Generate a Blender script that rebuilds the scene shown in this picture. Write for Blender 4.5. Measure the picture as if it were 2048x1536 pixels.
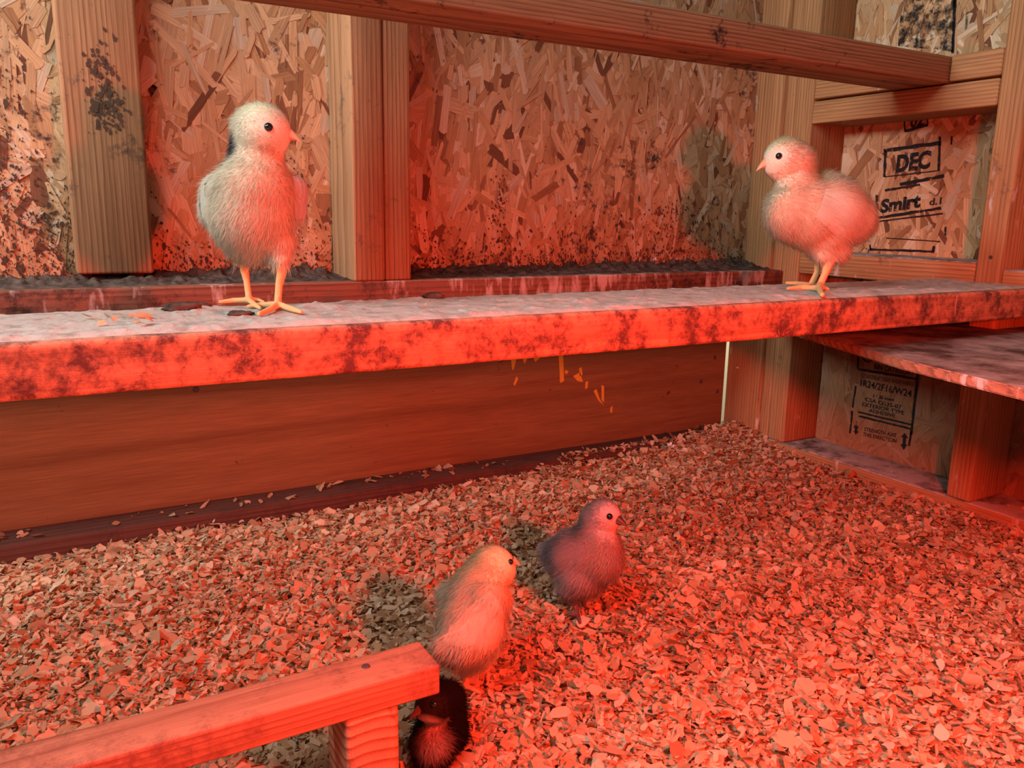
import bpy, bmesh, math, random
import numpy as np
from mathutils import Vector, Matrix
from mathutils.bvhtree import BVHTree

# ---------------------------------------------------------------- clear
for o in list(bpy.data.objects):
    bpy.data.objects.remove(o, do_unlink=True)
scene = bpy.context.scene
COL = scene.collection
rng = np.random.default_rng(7)
random.seed(7)

# ---------------------------------------------------------------- camera (photo 2048 x 1536, focal length 1640 px)
ZO = 0.443                                   # camera height above the coop floor
F = 1640.0
RX = np.array([0.86927, -0.08652, 0.48671])  # world axes seen from the camera (right, down, forward)
RY = np.array([-0.49403, -0.18697, 0.84910])
RZ = np.array([0.01754, -0.97855, -0.20527])
R = np.array([RX, RY, RZ])
CAMP = np.array([0.0, 0.0, ZO])
cam = bpy.data.cameras.new('camera')
cam.sensor_width = 36.0
cam.lens = F / 2048 * 36.0
cam.clip_start = 0.01
cam_o = bpy.data.objects.new('camera', cam)
COL.objects.link(cam_o)
M = Matrix.Identity(4)
for i in range(3):
    M[i][0] = R[i, 0]; M[i][1] = -R[i, 1]; M[i][2] = -R[i, 2]
M[2][3] = ZO
cam_o.matrix_world = M
scene.camera = cam_o

# ---------------------------------------------------------------- light
w = bpy.data.worlds.new('daylight_sky'); scene.world = w
w.use_nodes = True
bg = w.node_tree.nodes['Background']
bg.inputs[0].default_value = (0.95, 0.97, 1.0, 1)
bg.inputs[1].default_value = 0.13


def area_light(name, loc, target, size, power, color):
    l = bpy.data.lights.new(name, 'AREA'); l.energy = power; l.color = color
    l.shape = 'RECTANGLE'; l.size = size[0]; l.size_y = size[1]
    o = bpy.data.objects.new(name, l); COL.objects.link(o)
    o.location = loc
    o.rotation_euler = (Vector(target) - Vector(loc)).to_track_quat('-Z', 'Y').to_euler()
    return o


# daylight from the open hatch, high on the left in front of the wall
area_light('hatch_daylight', (-0.62, 0.10, ZO + 0.95), (0.50, 1.13, 0.75), (0.6, 0.5), 11.5, (1.0, 0.98, 0.94))
# daylight from the side window beyond the left end of the perches
area_light('window_daylight', (-0.74, 0.86, ZO + 0.50), (0.40, 0.70, 0.38), (0.35, 0.25), 19.0, (0.97, 0.99, 1.0))
# daylight outside, aimed at the boards added behind the gap between plywood and corner post
area_light('outside_daylight', (1.72, 1.40, 0.70), (1.62, 1.75, 0.1), (0.3, 0.3), 9.0, (1.0, 0.95, 0.80))
LAMP = (0.375, 0.01, ZO + 0.0)
LAMP_POWER = 1850.0

cy = scene.cycles
cy.max_bounces = 6; cy.diffuse_bounces = 3; cy.glossy_bounces = 2; cy.transmission_bounces = 2
cy.transparent_max_bounces = 6; cy.caustics_reflective = False; cy.caustics_refractive = False
cy.use_adaptive_sampling = True; cy.adaptive_threshold = 0.035; cy.use_denoising = True

scene.view_settings.view_transform = 'Standard'
scene.view_settings.look = 'None'
scene.view_settings.exposure = 0.0
scene.view_settings.gamma = 1.0
scene.view_settings.use_curve_mapping = False


# ---------------------------------------------------------------- geometry helpers
def ray(px, py):
    return R @ np.array([px - 1024.0, py - 768.0, F])


def at_depth(px, py, d):
    return CAMP + ray(px, py) * (d / F)


def on_z(px, py, z):
    r = ray(px, py); return CAMP + r * ((z - ZO) / r[2])


def on_y(px, py, y):
    r = ray(px, py); return CAMP + r * (y / r[1])


def on_x(px, py, x):
    r = ray(px, py); return CAMP + r * (x / r[0])


def depth_of(p):
    return float((np.asarray(p) - CAMP) @ R[:, 2])


def _h(ix, iy, seed):
    v = np.sin(ix * 127.1 + iy * 311.7 + seed * 74.7) * 43758.5453
    return v - np.floor(v)


def vnoise(x, y, seed=0, octv=3):
    x = np.asarray(x, float); y = np.asarray(y, float)
    out = np.zeros(np.broadcast(x, y).shape); amp = 0.5; tot = 0
    for k in range(octv):
        fx = np.floor(x); fy = np.floor(y); u = x - fx; v = y - fy
        u = u * u * (3 - 2 * u); v = v * v * (3 - 2 * v)
        a = _h(fx, fy, seed + k); b = _h(fx + 1, fy, seed + k)
        c = _h(fx, fy + 1, seed + k); d = _h(fx + 1, fy + 1, seed + k)
        out = out + amp * ((a * (1 - u) + b * u) * (1 - v) + (c * (1 - u) + d * u) * v)
        tot += amp; amp *= 0.5; x = x * 2.03 + 5.1; y = y * 2.03 + 1.7
    return out / tot


def mesh_np(name, verts, faces_list, cols=None, uvs=None, smooth=False):
    """verts (n,3); faces_list: list of int arrays (m,k)"""
    me = bpy.data.meshes.new(name)
    verts = np.ascontiguousarray(verts, dtype=np.float32)
    me.vertices.add(len(verts)); me.vertices.foreach_set('co', verts.ravel())
    loops = np.concatenate([f.ravel() for f in faces_list]).astype(np.int32)
    totals = np.concatenate([np.full(len(f), f.shape[1]) for f in faces_list])
    starts = np.concatenate([[0], np.cumsum(totals)[:-1]]).astype(np.int32)
    me.loops.add(len(loops)); me.loops.foreach_set('vertex_index', loops)
    me.polygons.add(len(starts)); me.polygons.foreach_set('loop_start', starts)
    if smooth:
        me.polygons.foreach_set('use_smooth', np.ones(len(starts), dtype=bool))
    me.update(calc_edges=True)
    if cols is not None:
        c = np.ones((len(verts), 4), np.float32); c[:, :3] = cols
        me.color_attributes.new('Col', 'FLOAT_COLOR', 'POINT').data.foreach_set('color', c.ravel())
    if uvs is not None:
        l = me.uv_layers.new(name='UVMap')
        l.data.foreach_set('uv', np.asarray(uvs, np.float32)[loops].ravel())
    return me


def link(name, me, mat=None, parent=None, loc=None):
    o = bpy.data.objects.new(name, me); COL.objects.link(o)
    if loc is not None: o.location = loc
    if parent is not None: o.parent = parent
    if mat is not None and me is not None and len(me.materials) == 0:
        for m in (mat if isinstance(mat, (list, tuple)) else [mat]): me.materials.append(m)
    return o


def empty(name, loc=(0, 0, 0)):
    o = bpy.data.objects.new(name, None); COL.objects.link(o); o.location = loc
    o.empty_display_size = 0.02
    return o


def tag(o, label=None, cat=None, group=None, kind=None):
    if label: o['label'] = label
    if cat: o['category'] = cat
    if group: o['group'] = group
    if kind: o['kind'] = kind
    return o


def beam(name, x, y, z, mat, parent=None, bevel=0.003, top_mat=None, wobble=0.0):
    """bevelled board between the given ranges; origin at its centre"""
    c = Vector(((x[0] + x[1]) / 2, (y[0] + y[1]) / 2, (z[0] + z[1]) / 2))
    d = ((x[1] - x[0]), (y[1] - y[0]), (z[1] - z[0]))
    bm = bmesh.new()
    bmesh.ops.create_cube(bm, size=1.0)
    for v in bm.verts:
        v.co = Vector((v.co.x * d[0], v.co.y * d[1], v.co.z * d[2]))
    if bevel:
        bmesh.ops.bevel(bm, geom=list(bm.edges), offset=bevel, segments=3, profile=0.5, affect='EDGES')
    bm.normal_update()
    if top_mat is not None:
        for f in bm.faces:
            if f.normal.z > 0.6: f.material_index = 1
    me = bpy.data.meshes.new(name); bm.to_mesh(me); bm.free()
    for p in me.polygons: p.use_smooth = True
    me.set_sharp_from_angle(angle=math.radians(50))
    me.materials.append(mat)
    if top_mat is not None: me.materials.append(top_mat)
    o = bpy.data.objects.new(name, me); COL.objects.link(o)
    o.location = c - (Vector(parent.location) if parent is not None else Vector((0, 0, 0)))
    if parent is not None: o.parent = parent
    return o


# ---------------------------------------------------------------- materials
class NT:
    def __init__(s, name, rough=0.8, spec=0.2):
        s.m = bpy.data.materials.new(name); s.m.use_nodes = True
        s.t = s.m.node_tree; s.n = s.t.nodes
        s.b = s.n['Principled BSDF']
        s.b.inputs['Roughness'].default_value = rough
        s.b.inputs['Specular IOR Level'].default_value = spec

    def new(s, t, **k):
        n = s.n.new(t)
        for a, v in k.items(): setattr(n, a, v)
        return n

    def ln(s, a, b): s.t.links.new(a, b)

    def math(s, op, a, b=None, c=None):
        n = s.new('ShaderNodeMath', operation=op)
        for i, v in enumerate((a, b, c)):
            if v is None: continue
            if isinstance(v, (int, float)): n.inputs[i].default_value = v
            else: s.ln(v, n.inputs[i])
        return n.outputs[0]

    def vmath(s, op, a, b=None):
        n = s.new('ShaderNodeVectorMath', operation=op)
        for i, v in enumerate((a, b)):
            if v is None: continue
            if isinstance(v, (tuple, list)): n.inputs[i].default_value = v
            else: s.ln(v, n.inputs[i])
        return n.outputs['Value'] if op == 'LENGTH' else n.outputs[0]

    def noise(s, vec, scale, detail=3, rough=0.55, dist=0.0):
        n = s.new('ShaderNodeTexNoise')
        s.ln(vec, n.inputs['Vector']); n.inputs['Scale'].default_value = scale
        n.inputs['Detail'].default_value = detail; n.inputs['Roughness'].default_value = rough
        n.inputs['Distortion'].default_value = dist
        return n.outputs['Fac']

    def mapr(s, v, a, b, c=0.0, d=1.0):
        n = s.new('ShaderNodeMapRange'); s.ln(v, n.inputs[0])
        for i, q in enumerate((a, b, c, d)): n.inputs[i + 1].default_value = q
        return n.outputs[0]

    def ramp(s, v, stops):
        n = s.new('ShaderNodeValToRGB'); s.ln(v, n.inputs[0])
        e = n.color_ramp.elements
        while len(e) < len(stops): e.new(0.5)
        for el, (p, c) in zip(e, stops):
            el.position = p; el.color = (*c, 1) if len(c) == 3 else c
        return n.outputs[0]

    def mix(s, fac, a, b, mode='MIX'):
        n = s.new('ShaderNodeMix', data_type='RGBA', blend_type=mode)
        for i, v in ((0, fac), (6, a), (7, b)):
            if isinstance(v, (int, float)): n.inputs[i].default_value = v
            elif isinstance(v, (tuple, list)): n.inputs[i].default_value = (*v, 1)
            else: s.ln(v, n.inputs[i])
        return n.outputs[2]

    def bump(s, h, strength=0.3, dist=0.001):
        n = s.new('ShaderNodeBump'); s.ln(h, n.inputs['Height'])
        n.inputs['Strength'].default_value = strength; n.inputs['Distance'].default_value = dist
        s.ln(n.outputs[0], s.b.inputs['Normal'])

    def color(s, c):
        if isinstance(c, tuple): s.b.inputs['Base Color'].default_value = (*c, 1)
        else: s.ln(c, s.b.inputs['Base Color'])


def wood(name, light, dark, axis='X', spacing=0.0055, pith=(0.03, -0.07), warp=0.012, rough=0.75,
         stain=None, stain_col=(0.035, 0.022, 0.018), stain_scale=30, drip=None, drip_col=(0.6, 0.5, 0.45), contrast=1.0, jitter=0.0055, fade=0.6):
    """sawn timber: growth rings round a pith line off the board, so end grain shows arcs"""
    s = NT(name, rough)
    tc = s.new('ShaderNodeTexCoord'); oi = s.new('ShaderNodeObjectInfo')
    rnd = s.math('MULTIPLY', oi.outputs['Random'], 7.0)
    comb = s.new('ShaderNodeCombineXYZ')
    for i in range(3): s.ln(rnd, comb.inputs[i])
    obj = tc.outputs['Object']
    k = {'X': (0.07, 1, 1), 'Y': (1, 0.07, 1), 'Z': (1, 1, 0.07)}[axis]
    st = s.vmath('MULTIPLY', obj, k)
    sh = s.vmath('ADD', st, comb.outputs[0])
    n1 = s.noise(sh, 16, 2)
    mask = {'X': (0, 1, 1), 'Y': (1, 0, 1), 'Z': (1, 1, 0)}[axis]
    pv = {'X': (0, *pith), 'Y': (pith[0], 0, pith[1]), 'Z': (*pith, 0)}[axis]
    cr = s.vmath('SUBTRACT', s.vmath('MULTIPLY', obj, mask), pv)
    r = s.vmath('LENGTH', cr)
    r = s.math('ADD', r, s.math('MULTIPLY', n1, warp))
    r = s.math('ADD', r, s.math('MULTIPLY', s.noise(sh, 85, 2), jitter))
    r = s.math('ADD', r, s.math('MULTIPLY', oi.outputs['Random'], 0.01))
    fr = s.math('FRACT', s.math('DIVIDE', r, spacing))
    mid = tuple(l + (d - l) * 0.25 * contrast for l, d in zip(light, dark))
    dk = tuple(l + (d - l) * contrast for l, d in zip(light, dark))
    ring = s.ramp(fr, [(0.0, light), (0.45, mid), (0.85, dk), (1.0, light)])
    vary = s.noise(sh, 45, 2)
    ring = s.mix(s.mapr(vary, 0.35, 0.65, 0.0, fade), ring, mid)
    k2 = {'X': (0.02, 1, 1), 'Y': (1, 0.02, 1), 'Z': (1, 1, 0.02)}[axis]
    fib = s.noise(s.vmath('ADD', s.vmath('MULTIPLY', obj, k2), comb.outputs[0]), 900, 2)
    c = s.mix(1.0, ring, s.ramp(fib, [(0.3, (0.78, 0.78, 0.78)), (0.7, (1.12, 1.12, 1.12))]), 'MULTIPLY')
    big = s.noise(s.vmath('ADD', s.vmath('MULTIPLY', obj, k2), comb.outputs[0]), 40, 2)
    c = s.mix(1.0, c, s.ramp(big, [(0.3, (0.85, 0.83, 0.8)), (0.7, (1.1, 1.1, 1.1))]), 'MULTIPLY')
    so = s.vmath('ADD', obj, comb.outputs[0])
    if stain:
        a = s.noise(so, stain_scale, 10, 0.80, 0.2)
        b = s.noise(so, stain_scale * 0.28, 3, 0.5)
        v = s.math('ADD', s.math('MULTIPLY', a, 0.75), s.math('MULTIPLY', b, 0.42))
        m = s.mapr(v, stain[0], stain[1])
        c = s.mix(m, c, stain_col)
    if drip:
        dv = s.vmath('MULTIPLY', so, (1, 1, 0.25))
        a = s.noise(dv, 70, 5, 0.6); b = s.noise(so, 9, 2)
        v = s.math('ADD', s.math('MULTIPLY', a, 0.6), s.math('MULTIPLY', b, 0.5))
        c = s.mix(s.mapr(v, drip[0], drip[1], 0, 0.8), c, drip_col)
    s.color(c)
    s.bump(s.math('ADD', s.math('MULTIPLY', fr, 0.12), fib), 0.3, 0.0005)
    return s.m


def wood3(name, light, dark, **k):
    return {a: wood(name + '_' + a.lower(), light, dark, axis=a, **k) for a in 'XYZ'}


STUD = wood3('stud_timber', (0.40, 0.205, 0.10), (0.20, 0.08, 0.035), spacing=0.0058, pith=(0.12, -0.03),
             stain=(0.665, 0.76), stain_scale=40, stain_col=(0.10, 0.06, 0.045), contrast=1.0)
STUDR = wood3('clean_timber', (0.44, 0.23, 0.10), (0.20, 0.08, 0.032), spacing=0.0052, pith=(-0.09, -0.10),
              stain=(0.70, 0.8), stain_scale=40, stain_col=(0.10, 0.06, 0.045), drip=(0.67, 0.73), contrast=0.85)
GIRT = wood('girt_timber', (0.27, 0.12, 0.075), (0.12, 0.045, 0.03), axis='X', stain=(0.60, 0.72), drip=(0.60, 0.68))
PERCH = wood('perch_timber', (0.62, 0.33, 0.20), (0.36, 0.16, 0.09), axis='X', spacing=0.010, pith=(-0.11, 0.0),
             stain=(0.52, 0.68), stain_col=(0.085, 0.042, 0.038), stain_scale=85, drip=(0.68, 0.74), drip_col=(0.7, 0.5, 0.45))
ROOST = wood('roost_timber', (0.50, 0.25, 0.13), (0.20, 0.075, 0.04), axis='X', spacing=0.0042, pith=(-0.01, 0.10),
             stain=(0.66, 0.72), warp=0.006)
LOWP = wood('low_perch_timber', (0.41, 0.22, 0.13), (0.23, 0.095, 0.055), axis='X', spacing=0.005, pith=(-0.01, -0.05),
            stain=(0.57, 0.74), stain_scale=46, stain_col=(0.16, 0.07, 0.05))
BLOCK = wood('block_timber', (0.52, 0.30, 0.18), (0.30, 0.13, 0.07), axis='Y', spacing=0.0085, pith=(-0.004, -0.045),
             warp=0.004, stain=(0.66, 0.78), contrast=1.35, jitter=0.0012, fade=0.1)
PLATE = wood('plate_timber', (0.11, 0.055, 0.038), (0.06, 0.026, 0.02), axis='X', stain=(0.6, 0.8))
PLY = wood('plywood', (0.25, 0.17, 0.078), (0.16, 0.09, 0.04), axis='X', spacing=0.03, pith=(-0.25, 0.02), warp=0.10,
           stain=(0.74, 0.76), stain_scale=90, stain_col=(0.05, 0.025, 0.02), contrast=0.6)
SHELFM = wood('shelf_board', (0.33, 0.17, 0.10), (0.16, 0.07, 0.04), axis='Y', stain=(0.6, 0.75), drip=(0.62, 0.68))


def simple(name, col, rough=0.8, spec=0.2, var=None, bump=None):
    s = NT(name, rough, spec)
    if var:
        tc = s.new('ShaderNodeTexCoord')
        n = s.noise(tc.outputs['Object'], var[0], 5, 0.65)
        s.color(s.ramp(n, [(var[2] if len(var) > 2 else 0.35, col), (var[3] if len(var) > 3 else 0.65, var[1])]))
        if bump: s.bump(s.noise(tc.outputs['Object'], bump[0], 6, 0.7), bump[1], bump[2])
    else:
        s.color(col)
    return s.m


DUST = simple('grey_dust', (0.30, 0.25, 0.215), 0.95, 0.05, (55, (0.50, 0.455, 0.405), 0.30, 0.52), (260, 0.6, 0.002))
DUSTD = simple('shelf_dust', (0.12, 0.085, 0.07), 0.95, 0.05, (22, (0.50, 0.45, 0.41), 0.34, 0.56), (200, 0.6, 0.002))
SPECK = simple('dried_specks', (0.085, 0.05, 0.036), 0.95, 0.05)
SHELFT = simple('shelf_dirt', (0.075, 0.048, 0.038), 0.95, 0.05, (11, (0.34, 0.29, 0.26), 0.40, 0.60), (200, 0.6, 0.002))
DIRT = simple('dark_dirt', (0.045, 0.033, 0.027), 0.95, 0.05, (70, (0.15, 0.115, 0.092), 0.35, 0.68), (400, 0.8, 0.002))
def ink(name, lo, hi, sc):
    """printed ink, worn through in specks"""
    q = NT(name, 0.6); q.color((0.013, 0.012, 0.013))
    tc = q.new('ShaderNodeTexCoord')
    m = q.mapr(q.noise(tc.outputs['Object'], sc, 8, 0.75), lo, hi)
    tr = q.new('ShaderNodeBsdfTransparent'); mx = q.new('ShaderNodeMixShader')
    q.ln(m, mx.inputs[0]); q.ln(tr.outputs[0], mx.inputs[1]); q.ln(q.b.outputs[0], mx.inputs[2])
    q.ln(mx.outputs[0], q.n['Material Output'].inputs['Surface'])
    return q.m


INK = ink('stamp_ink', 0.36, 0.44, 160)
SMEAR = ink('smeared_paint', 0.44, 0.60, 55)
YELLOW = simple('yellow_mark', (0.62, 0.40, 0.05), 0.8)
NAIL = simple('nail_steel', (0.06, 0.05, 0.05), 0.5, 0.5)
WHITE = simple('white_fluff', (0.75, 0.73, 0.70), 0.9)
FLOORM = simple('floor_boards', (0.20, 0.12, 0.07), 0.9)
EYE = simple('eye_black', (0.006, 0.005, 0.005), 0.08, 0.8)
HOODM = simple('lamp_hood_aluminium', (0.55, 0.55, 0.55), 0.5)


def attr_mat(name, rough=0.85, translucent=0.0, grain=False, mult=1.0, ink_stain=None):
    s = NT(name, rough, 0.15)
    a = s.new('ShaderNodeAttribute', attribute_name='Col')
    c = a.outputs['Color']
    if grain:
        uv = s.new('ShaderNodeUVMap', uv_map='UVMap')
        n = s.noise(s.vmath('MULTIPLY', uv.outputs[0], (700, 18, 1)), 1.0, 3)
        c = s.mix(1.0, c, s.ramp(n, [(0.3, (0.72, 0.70, 0.68)), (0.7, (1.18, 1.18, 1.18))]), 'MULTIPLY')
    if ink_stain:
        tc = s.new('ShaderNodeTexCoord')
        v = s.math('ADD', s.math('MULTIPLY', s.noise(tc.outputs['Object'], 60, 8, 0.7), 0.65),
                   s.math('MULTIPLY', s.noise(tc.outputs['Object'], 5.5, 2, 0.5), 0.55))
        c = s.mix(s.mapr(v, *ink_stain), c, (0.05, 0.035, 0.03))
    s.color(c)
    if translucent:
        out = s.n['Material Output']
        t = s.new('ShaderNodeBsdfTranslucent'); s.ln(c, t.inputs[0])
        mx = s.new('ShaderNodeMixShader'); mx.inputs[0].default_value = translucent
        s.ln(s.b.outputs[0], mx.inputs[1]); s.ln(t.outputs[0], mx.inputs[2])
        s.ln(mx.outputs[0], out.inputs['Surface'])
    return s.m


STRAND = attr_mat('osb_strands', grain=True, ink_stain=(0.69, 0.77))
STRANDR = attr_mat('osb_strands_clean', grain=True)
SHAV = attr_mat('wood_shavings', translucent=0.4)
DOWN = attr_mat('chick_down', rough=1.0, translucent=0.5)
SKIN = attr_mat('chick_skin', rough=0.7)
OSBM = simple('osb_core', (0.30, 0.17, 0.09), 0.9)

# ---------------------------------------------------------------- OSB boards
PAL = np.array([(0.58, 0.36, 0.20), (0.53, 0.31, 0.16), (0.46, 0.25, 0.12), (0.62, 0.46, 0.31), (0.20, 0.085, 0.045), (0.35, 0.17, 0.08)]) * 0.92
PALP = np.array([0.30, 0.26, 0.17, 0.14, 0.045, 0.085])


def osb_mesh(name, w0, w1, h0, h1, seed, density=1.0, spread=24, big=1.0):
    """strands as flat chips pressed over each other; u horizontal, v vertical, depth towards -normal"""
    g = np.random.default_rng(seed)
    n = int((w1 - w0) * (h1 - h0) * 5600 * density)
    L = np.clip(g.lognormal(math.log(0.068), 0.5, n), 0.015, 0.17) * big
    Wd = np.clip(g.lognormal(math.log(0.0145), 0.55, n), 0.003, 0.034) * big
    ang = np.radians(np.where(g.random(n) < 0.14, g.uniform(-90, 90, n), g.normal(0, spread, n)))
    cu = g.uniform(w0, w1, n); cv = g.uniform(h0, h1, n)
    order = np.argsort(-(L * Wd) * g.uniform(0.3, 1.7, n))       # big chips lie deeper
    rank = np.empty(n); rank[order] = np.arange(n) / n
    dep = 0.0003 + rank * 0.0022
    j = lambda s: g.normal(0, s, n)
    # 8-gon with ragged ends
    pu = np.stack([-Wd / 2, -Wd / 2 * (1 + j(.15)), -Wd * 0.15, Wd * 0.2, Wd / 2 * (1 + j(.15)), Wd / 2, Wd * 0.15, -Wd * 0.2], 1)
    e = lambda: np.abs(g.normal(0, 0.006, n))
    pv = np.stack([-L / 2 + e(), L / 2 - e(), L / 2 - e() * .4, L / 2 - e() * .4, L / 2 - e(), -L / 2 + e(), -L / 2 + e() * .4, -L / 2 + e() * .4], 1)
    ca, sa = np.cos(ang)[:, None], np.sin(ang)[:, None]
    U = np.clip(cu[:, None] + pu * ca - pv * sa, w0, w1)
    V = np.clip(cv[:, None] + pu * sa + pv * ca, h0, h1)
    D = dep[:, None] + pu * 0.02 * g.normal(0, 1, n)[:, None]
    col = PAL[g.choice(len(PAL), n, p=PALP)] * g.uniform(0.82, 1.15, n)[:, None]
    cols = np.repeat(col, 8, 0)
    uv = np.stack([(pu + g.uniform(0, 9, n)[:, None]).ravel(), (pv + g.uniform(0, 9, n)[:, None]).ravel()], 1)
    return U.ravel(), V.ravel(), D.ravel(), np.arange(n * 8).reshape(n, 8), cols, uv


# back wall: sheet front face at Y = 1.135
YB = 1.135
PLYY = 1.157
wall_back = beam('wall_back', (-0.95, 1.25), (YB, YB + 0.011), (0.33, 1.25), OSBM, bevel=0)
wall_back['kind'] = 'structure'
WB = Vector(wall_back.location)
U, V, D, Fc, cols, uv = osb_mesh('b', -0.95, 1.147, 0.335, 1.02, 11)
me = mesh_np('strand_layer', np.stack([U, YB - D, V], 1) - np.array(WB), [Fc[:, ::1]], cols, uv)
link('strand_layer', me, STRAND, wall_back)['kind'] = 'stuff'

# right wall: sheet front face at X = 1.239
XR, XF = 1.239, 1.150
wall_right = beam('wall_right', (XR, XR + 0.011), (-0.5, 1.135), (0.0, 1.25), OSBM, bevel=0)
wall_right['kind'] = 'structure'
WR = Vector(wall_right.location)
U, V, D, Fc, cols, uv = osb_mesh('r', -0.1, 1.046, 0.25, 1.0, 23, spread=28)
cols = cols * np.array([1.0, 1.02, 1.0])
me = mesh_np('strand_layer', np.stack([XR - D, U, V], 1) - np.array(WR), [Fc], cols, uv)
link('strand_layer', me, STRANDR, wall_right)['kind'] = 'stuff'
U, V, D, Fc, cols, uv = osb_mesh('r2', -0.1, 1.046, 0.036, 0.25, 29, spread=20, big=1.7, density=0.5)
cols = (cols * 0.35 + np.array([0.30, 0.14, 0.065]) * 0.65) * 0.8  # plainer lower strands, also darkened in colour for the shade under the shelf
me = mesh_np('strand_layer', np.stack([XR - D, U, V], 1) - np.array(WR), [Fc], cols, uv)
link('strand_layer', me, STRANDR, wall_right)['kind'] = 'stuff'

# floor
floor = beam('floor', (-1.2, 1.25), (-0.6, 1.25), (-0.02, 0.0), FLOORM, bevel=0)
floor['kind'] = 'structure'

# boards added outside, lit to show a bright line through the plywood gap
fence = empty('added_outside_boards', (1.65, 1.76, 0.0))
tag(fence, 'added pale boards outside, lit as the bright sliver between plywood and corner post', 'fence')
ADDED_BOARDM = simple('added_board_paint', (0.85, 0.74, 0.48), 0.9)
for k in range(5):
    beam('fence_board', (1.40 + k * 0.101, 1.50 + k * 0.101), (1.75, 1.77), (-0.45, 0.75), ADDED_BOARDM, fence, 0.002)
beam('added_rail', (1.40, 1.904), (1.7705, 1.80), (0.45, 0.52), ADDED_BOARDM, fence, 0.002)

# ---------------------------------------------------------------- back wall framing
GZ = 0.350                                                    # top of the girt
beam('girt', (-0.95, 1.147), (1.040, YB), (GZ - 0.038, GZ), GIRT, wall_back, 0.002)
beam('stud', (0.036, 0.120), (YB - 0.040, YB - 0.0025), (GZ + 0.012, 1.02), STUD['Z'], wall_back)
sA = beam('stud', (0.356, 0.3985), (1.040, YB - 0.0025), (GZ, 1.02), STUD['Z'], wall_back)
sB = beam('stud', (0.3995, 0.4375), (1.044, YB - 0.0025), (GZ, 1.02), STUD['Z'], wall_back)
beam('stud', (-0.47, -0.43), (1.040, YB - 0.0025), (GZ, 1.02), STUD['Z'], wall_back)
# corner post and the strip beside it
beam('corner_post', (1.147, 1.185), (1.070, PLYY + 0.002), (0.0, 1.02), STUDR['Z'], wall_back, 0.004)
beam('corner_strip', (1.152, 1.20), (1.047, 1.0695), (0.0, 1.02), STUDR['Z'], wall_back, 0.003)
# lower plywood and the bottom plate
beam('bottom_plate', (-0.95, 1.147), (1.108, 1.197), (0.0, 0.038), PLATE, wall_back, 0.003)
ply = beam('plywood_sheet', (-0.95, 1.1405), (PLYY, PLYY + 0.012), (0.038, 0.330), PLY, wall_back, 0.001)


def nail(p, n, r, parent):
    """round nail head, slightly domed"""
    bm = bmesh.new()
    bmesh.ops.create_cone(bm, cap_ends=True, segments=14, radius1=r, radius2=r * 0.8, depth=0.0012)
    me = bpy.data.meshes.new('nail_head'); bm.to_mesh(me); bm.free(); me.materials.append(NAIL)
    o = bpy.data.objects.new('nail_head', me); COL.objects.link(o)
    o.parent = parent
    loc = Vector(p)
    q = parent
    while q is not None:
        loc = loc - Vector(q.location); q = q.parent
    o.location = loc
    o.rotation_euler = Vector(n).to_track_quat('Z', 'Y').to_euler()
    return o


for px, py in ((1430, 715), (1402, 763), (1435, 783), (392, 779)):
    nail(on_y(px, py, PLYY - 0.0005), (0, -1, 0), 0.0042, ply)


def poly_prism(name, pts3, nrm, thick, mat, parent):
    """thin raised mark with its own outline"""
    pts = [Vector(p) for p in pts3]
    q = parent; off = Vector((0, 0, 0))
    while q is not None:
        off += Vector(q.location); q = q.parent
    pts = [p - off for p in pts]
    n = Vector(nrm) * thick
    k = len(pts)
    vs = [p for p in pts] + [p + n for p in pts]
    fs = [tuple(range(k, 2 * k))] + [(i, (i + 1) % k, k + (i + 1) % k, k + i) for i in range(k)]
    me = bpy.data.meshes.new(name); me.from_pydata(vs, [], fs); me.update(); me.materials.append(mat)
    o = bpy.data.objects.new(name, me); COL.objects.link(o); o.parent = parent
    return o


marks = [[(1022, 716), (1030, 708), (1033, 716), (1027, 740), (1024, 738)], [(1117, 707), (1126, 709), (1128, 762), (1120, 766), (1119, 740)],
         [(1146, 752), (1160, 745), (1166, 764), (1155, 762)], [(1158, 737), (1163, 734), (1165, 750), (1160, 752)],
         [(1187, 782), (1193, 778), (1199, 797), (1208, 812), (1196, 800)], [(1203, 770), (1208, 772), (1208, 805), (1203, 800)],
         [(1027, 768), (1033, 752), (1036, 758), (1029, 772)], [(1171, 764), (1176, 762), (1175, 776), (1170, 778)],
         [(1045, 718), (1052, 710), (1056, 714), (1049, 728)], [(1131, 740), (1137, 742), (1134, 748), (1129, 746)],
         [(1221, 815), (1225, 812), (1224, 826), (1220, 824)], [(1066, 712), (1076, 707), (1080, 715), (1070, 724)]]
for m_ in marks:
    poly_prism('paint_mark', [on_y(x, y, PLYY) for x, y in m_], (0, -1, 0), 0.0003, YELLOW, ply)

# ---------------------------------------------------------------- right wall framing
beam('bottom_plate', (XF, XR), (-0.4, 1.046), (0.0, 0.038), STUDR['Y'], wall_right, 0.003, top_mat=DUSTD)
TOPZ = 1.02
beam('stud', (XF, XR - 0.003), (1.008, 1.0465), (0.038, TOPZ), STUDR['Z'], wall_right, 0.004)
stud2 = beam('stud', (XF, XR - 0.003), (0.655, 0.693), (0.038, TOPZ), STUDR['Z'], wall_right, 0.004)
beam('stud', (XF, XR - 0.003), (0.245, 0.283), (0.038, TOPZ), STUDR['Z'], wall_right, 0.004)
zz = lambda v: v + ZO
beam('ledger', (XF, XR - 0.003), (0.6935, 1.0075), (zz(0.154), zz(0.190)), STUDR['Y'], wall_right, 0.003)
beam('spacer_block', (XF + 0.001, XR - 0.003), (0.8605, 1.0075), (zz(0.1935), zz(0.229)), STUDR['Y'], wall_right, 0.003)
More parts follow.
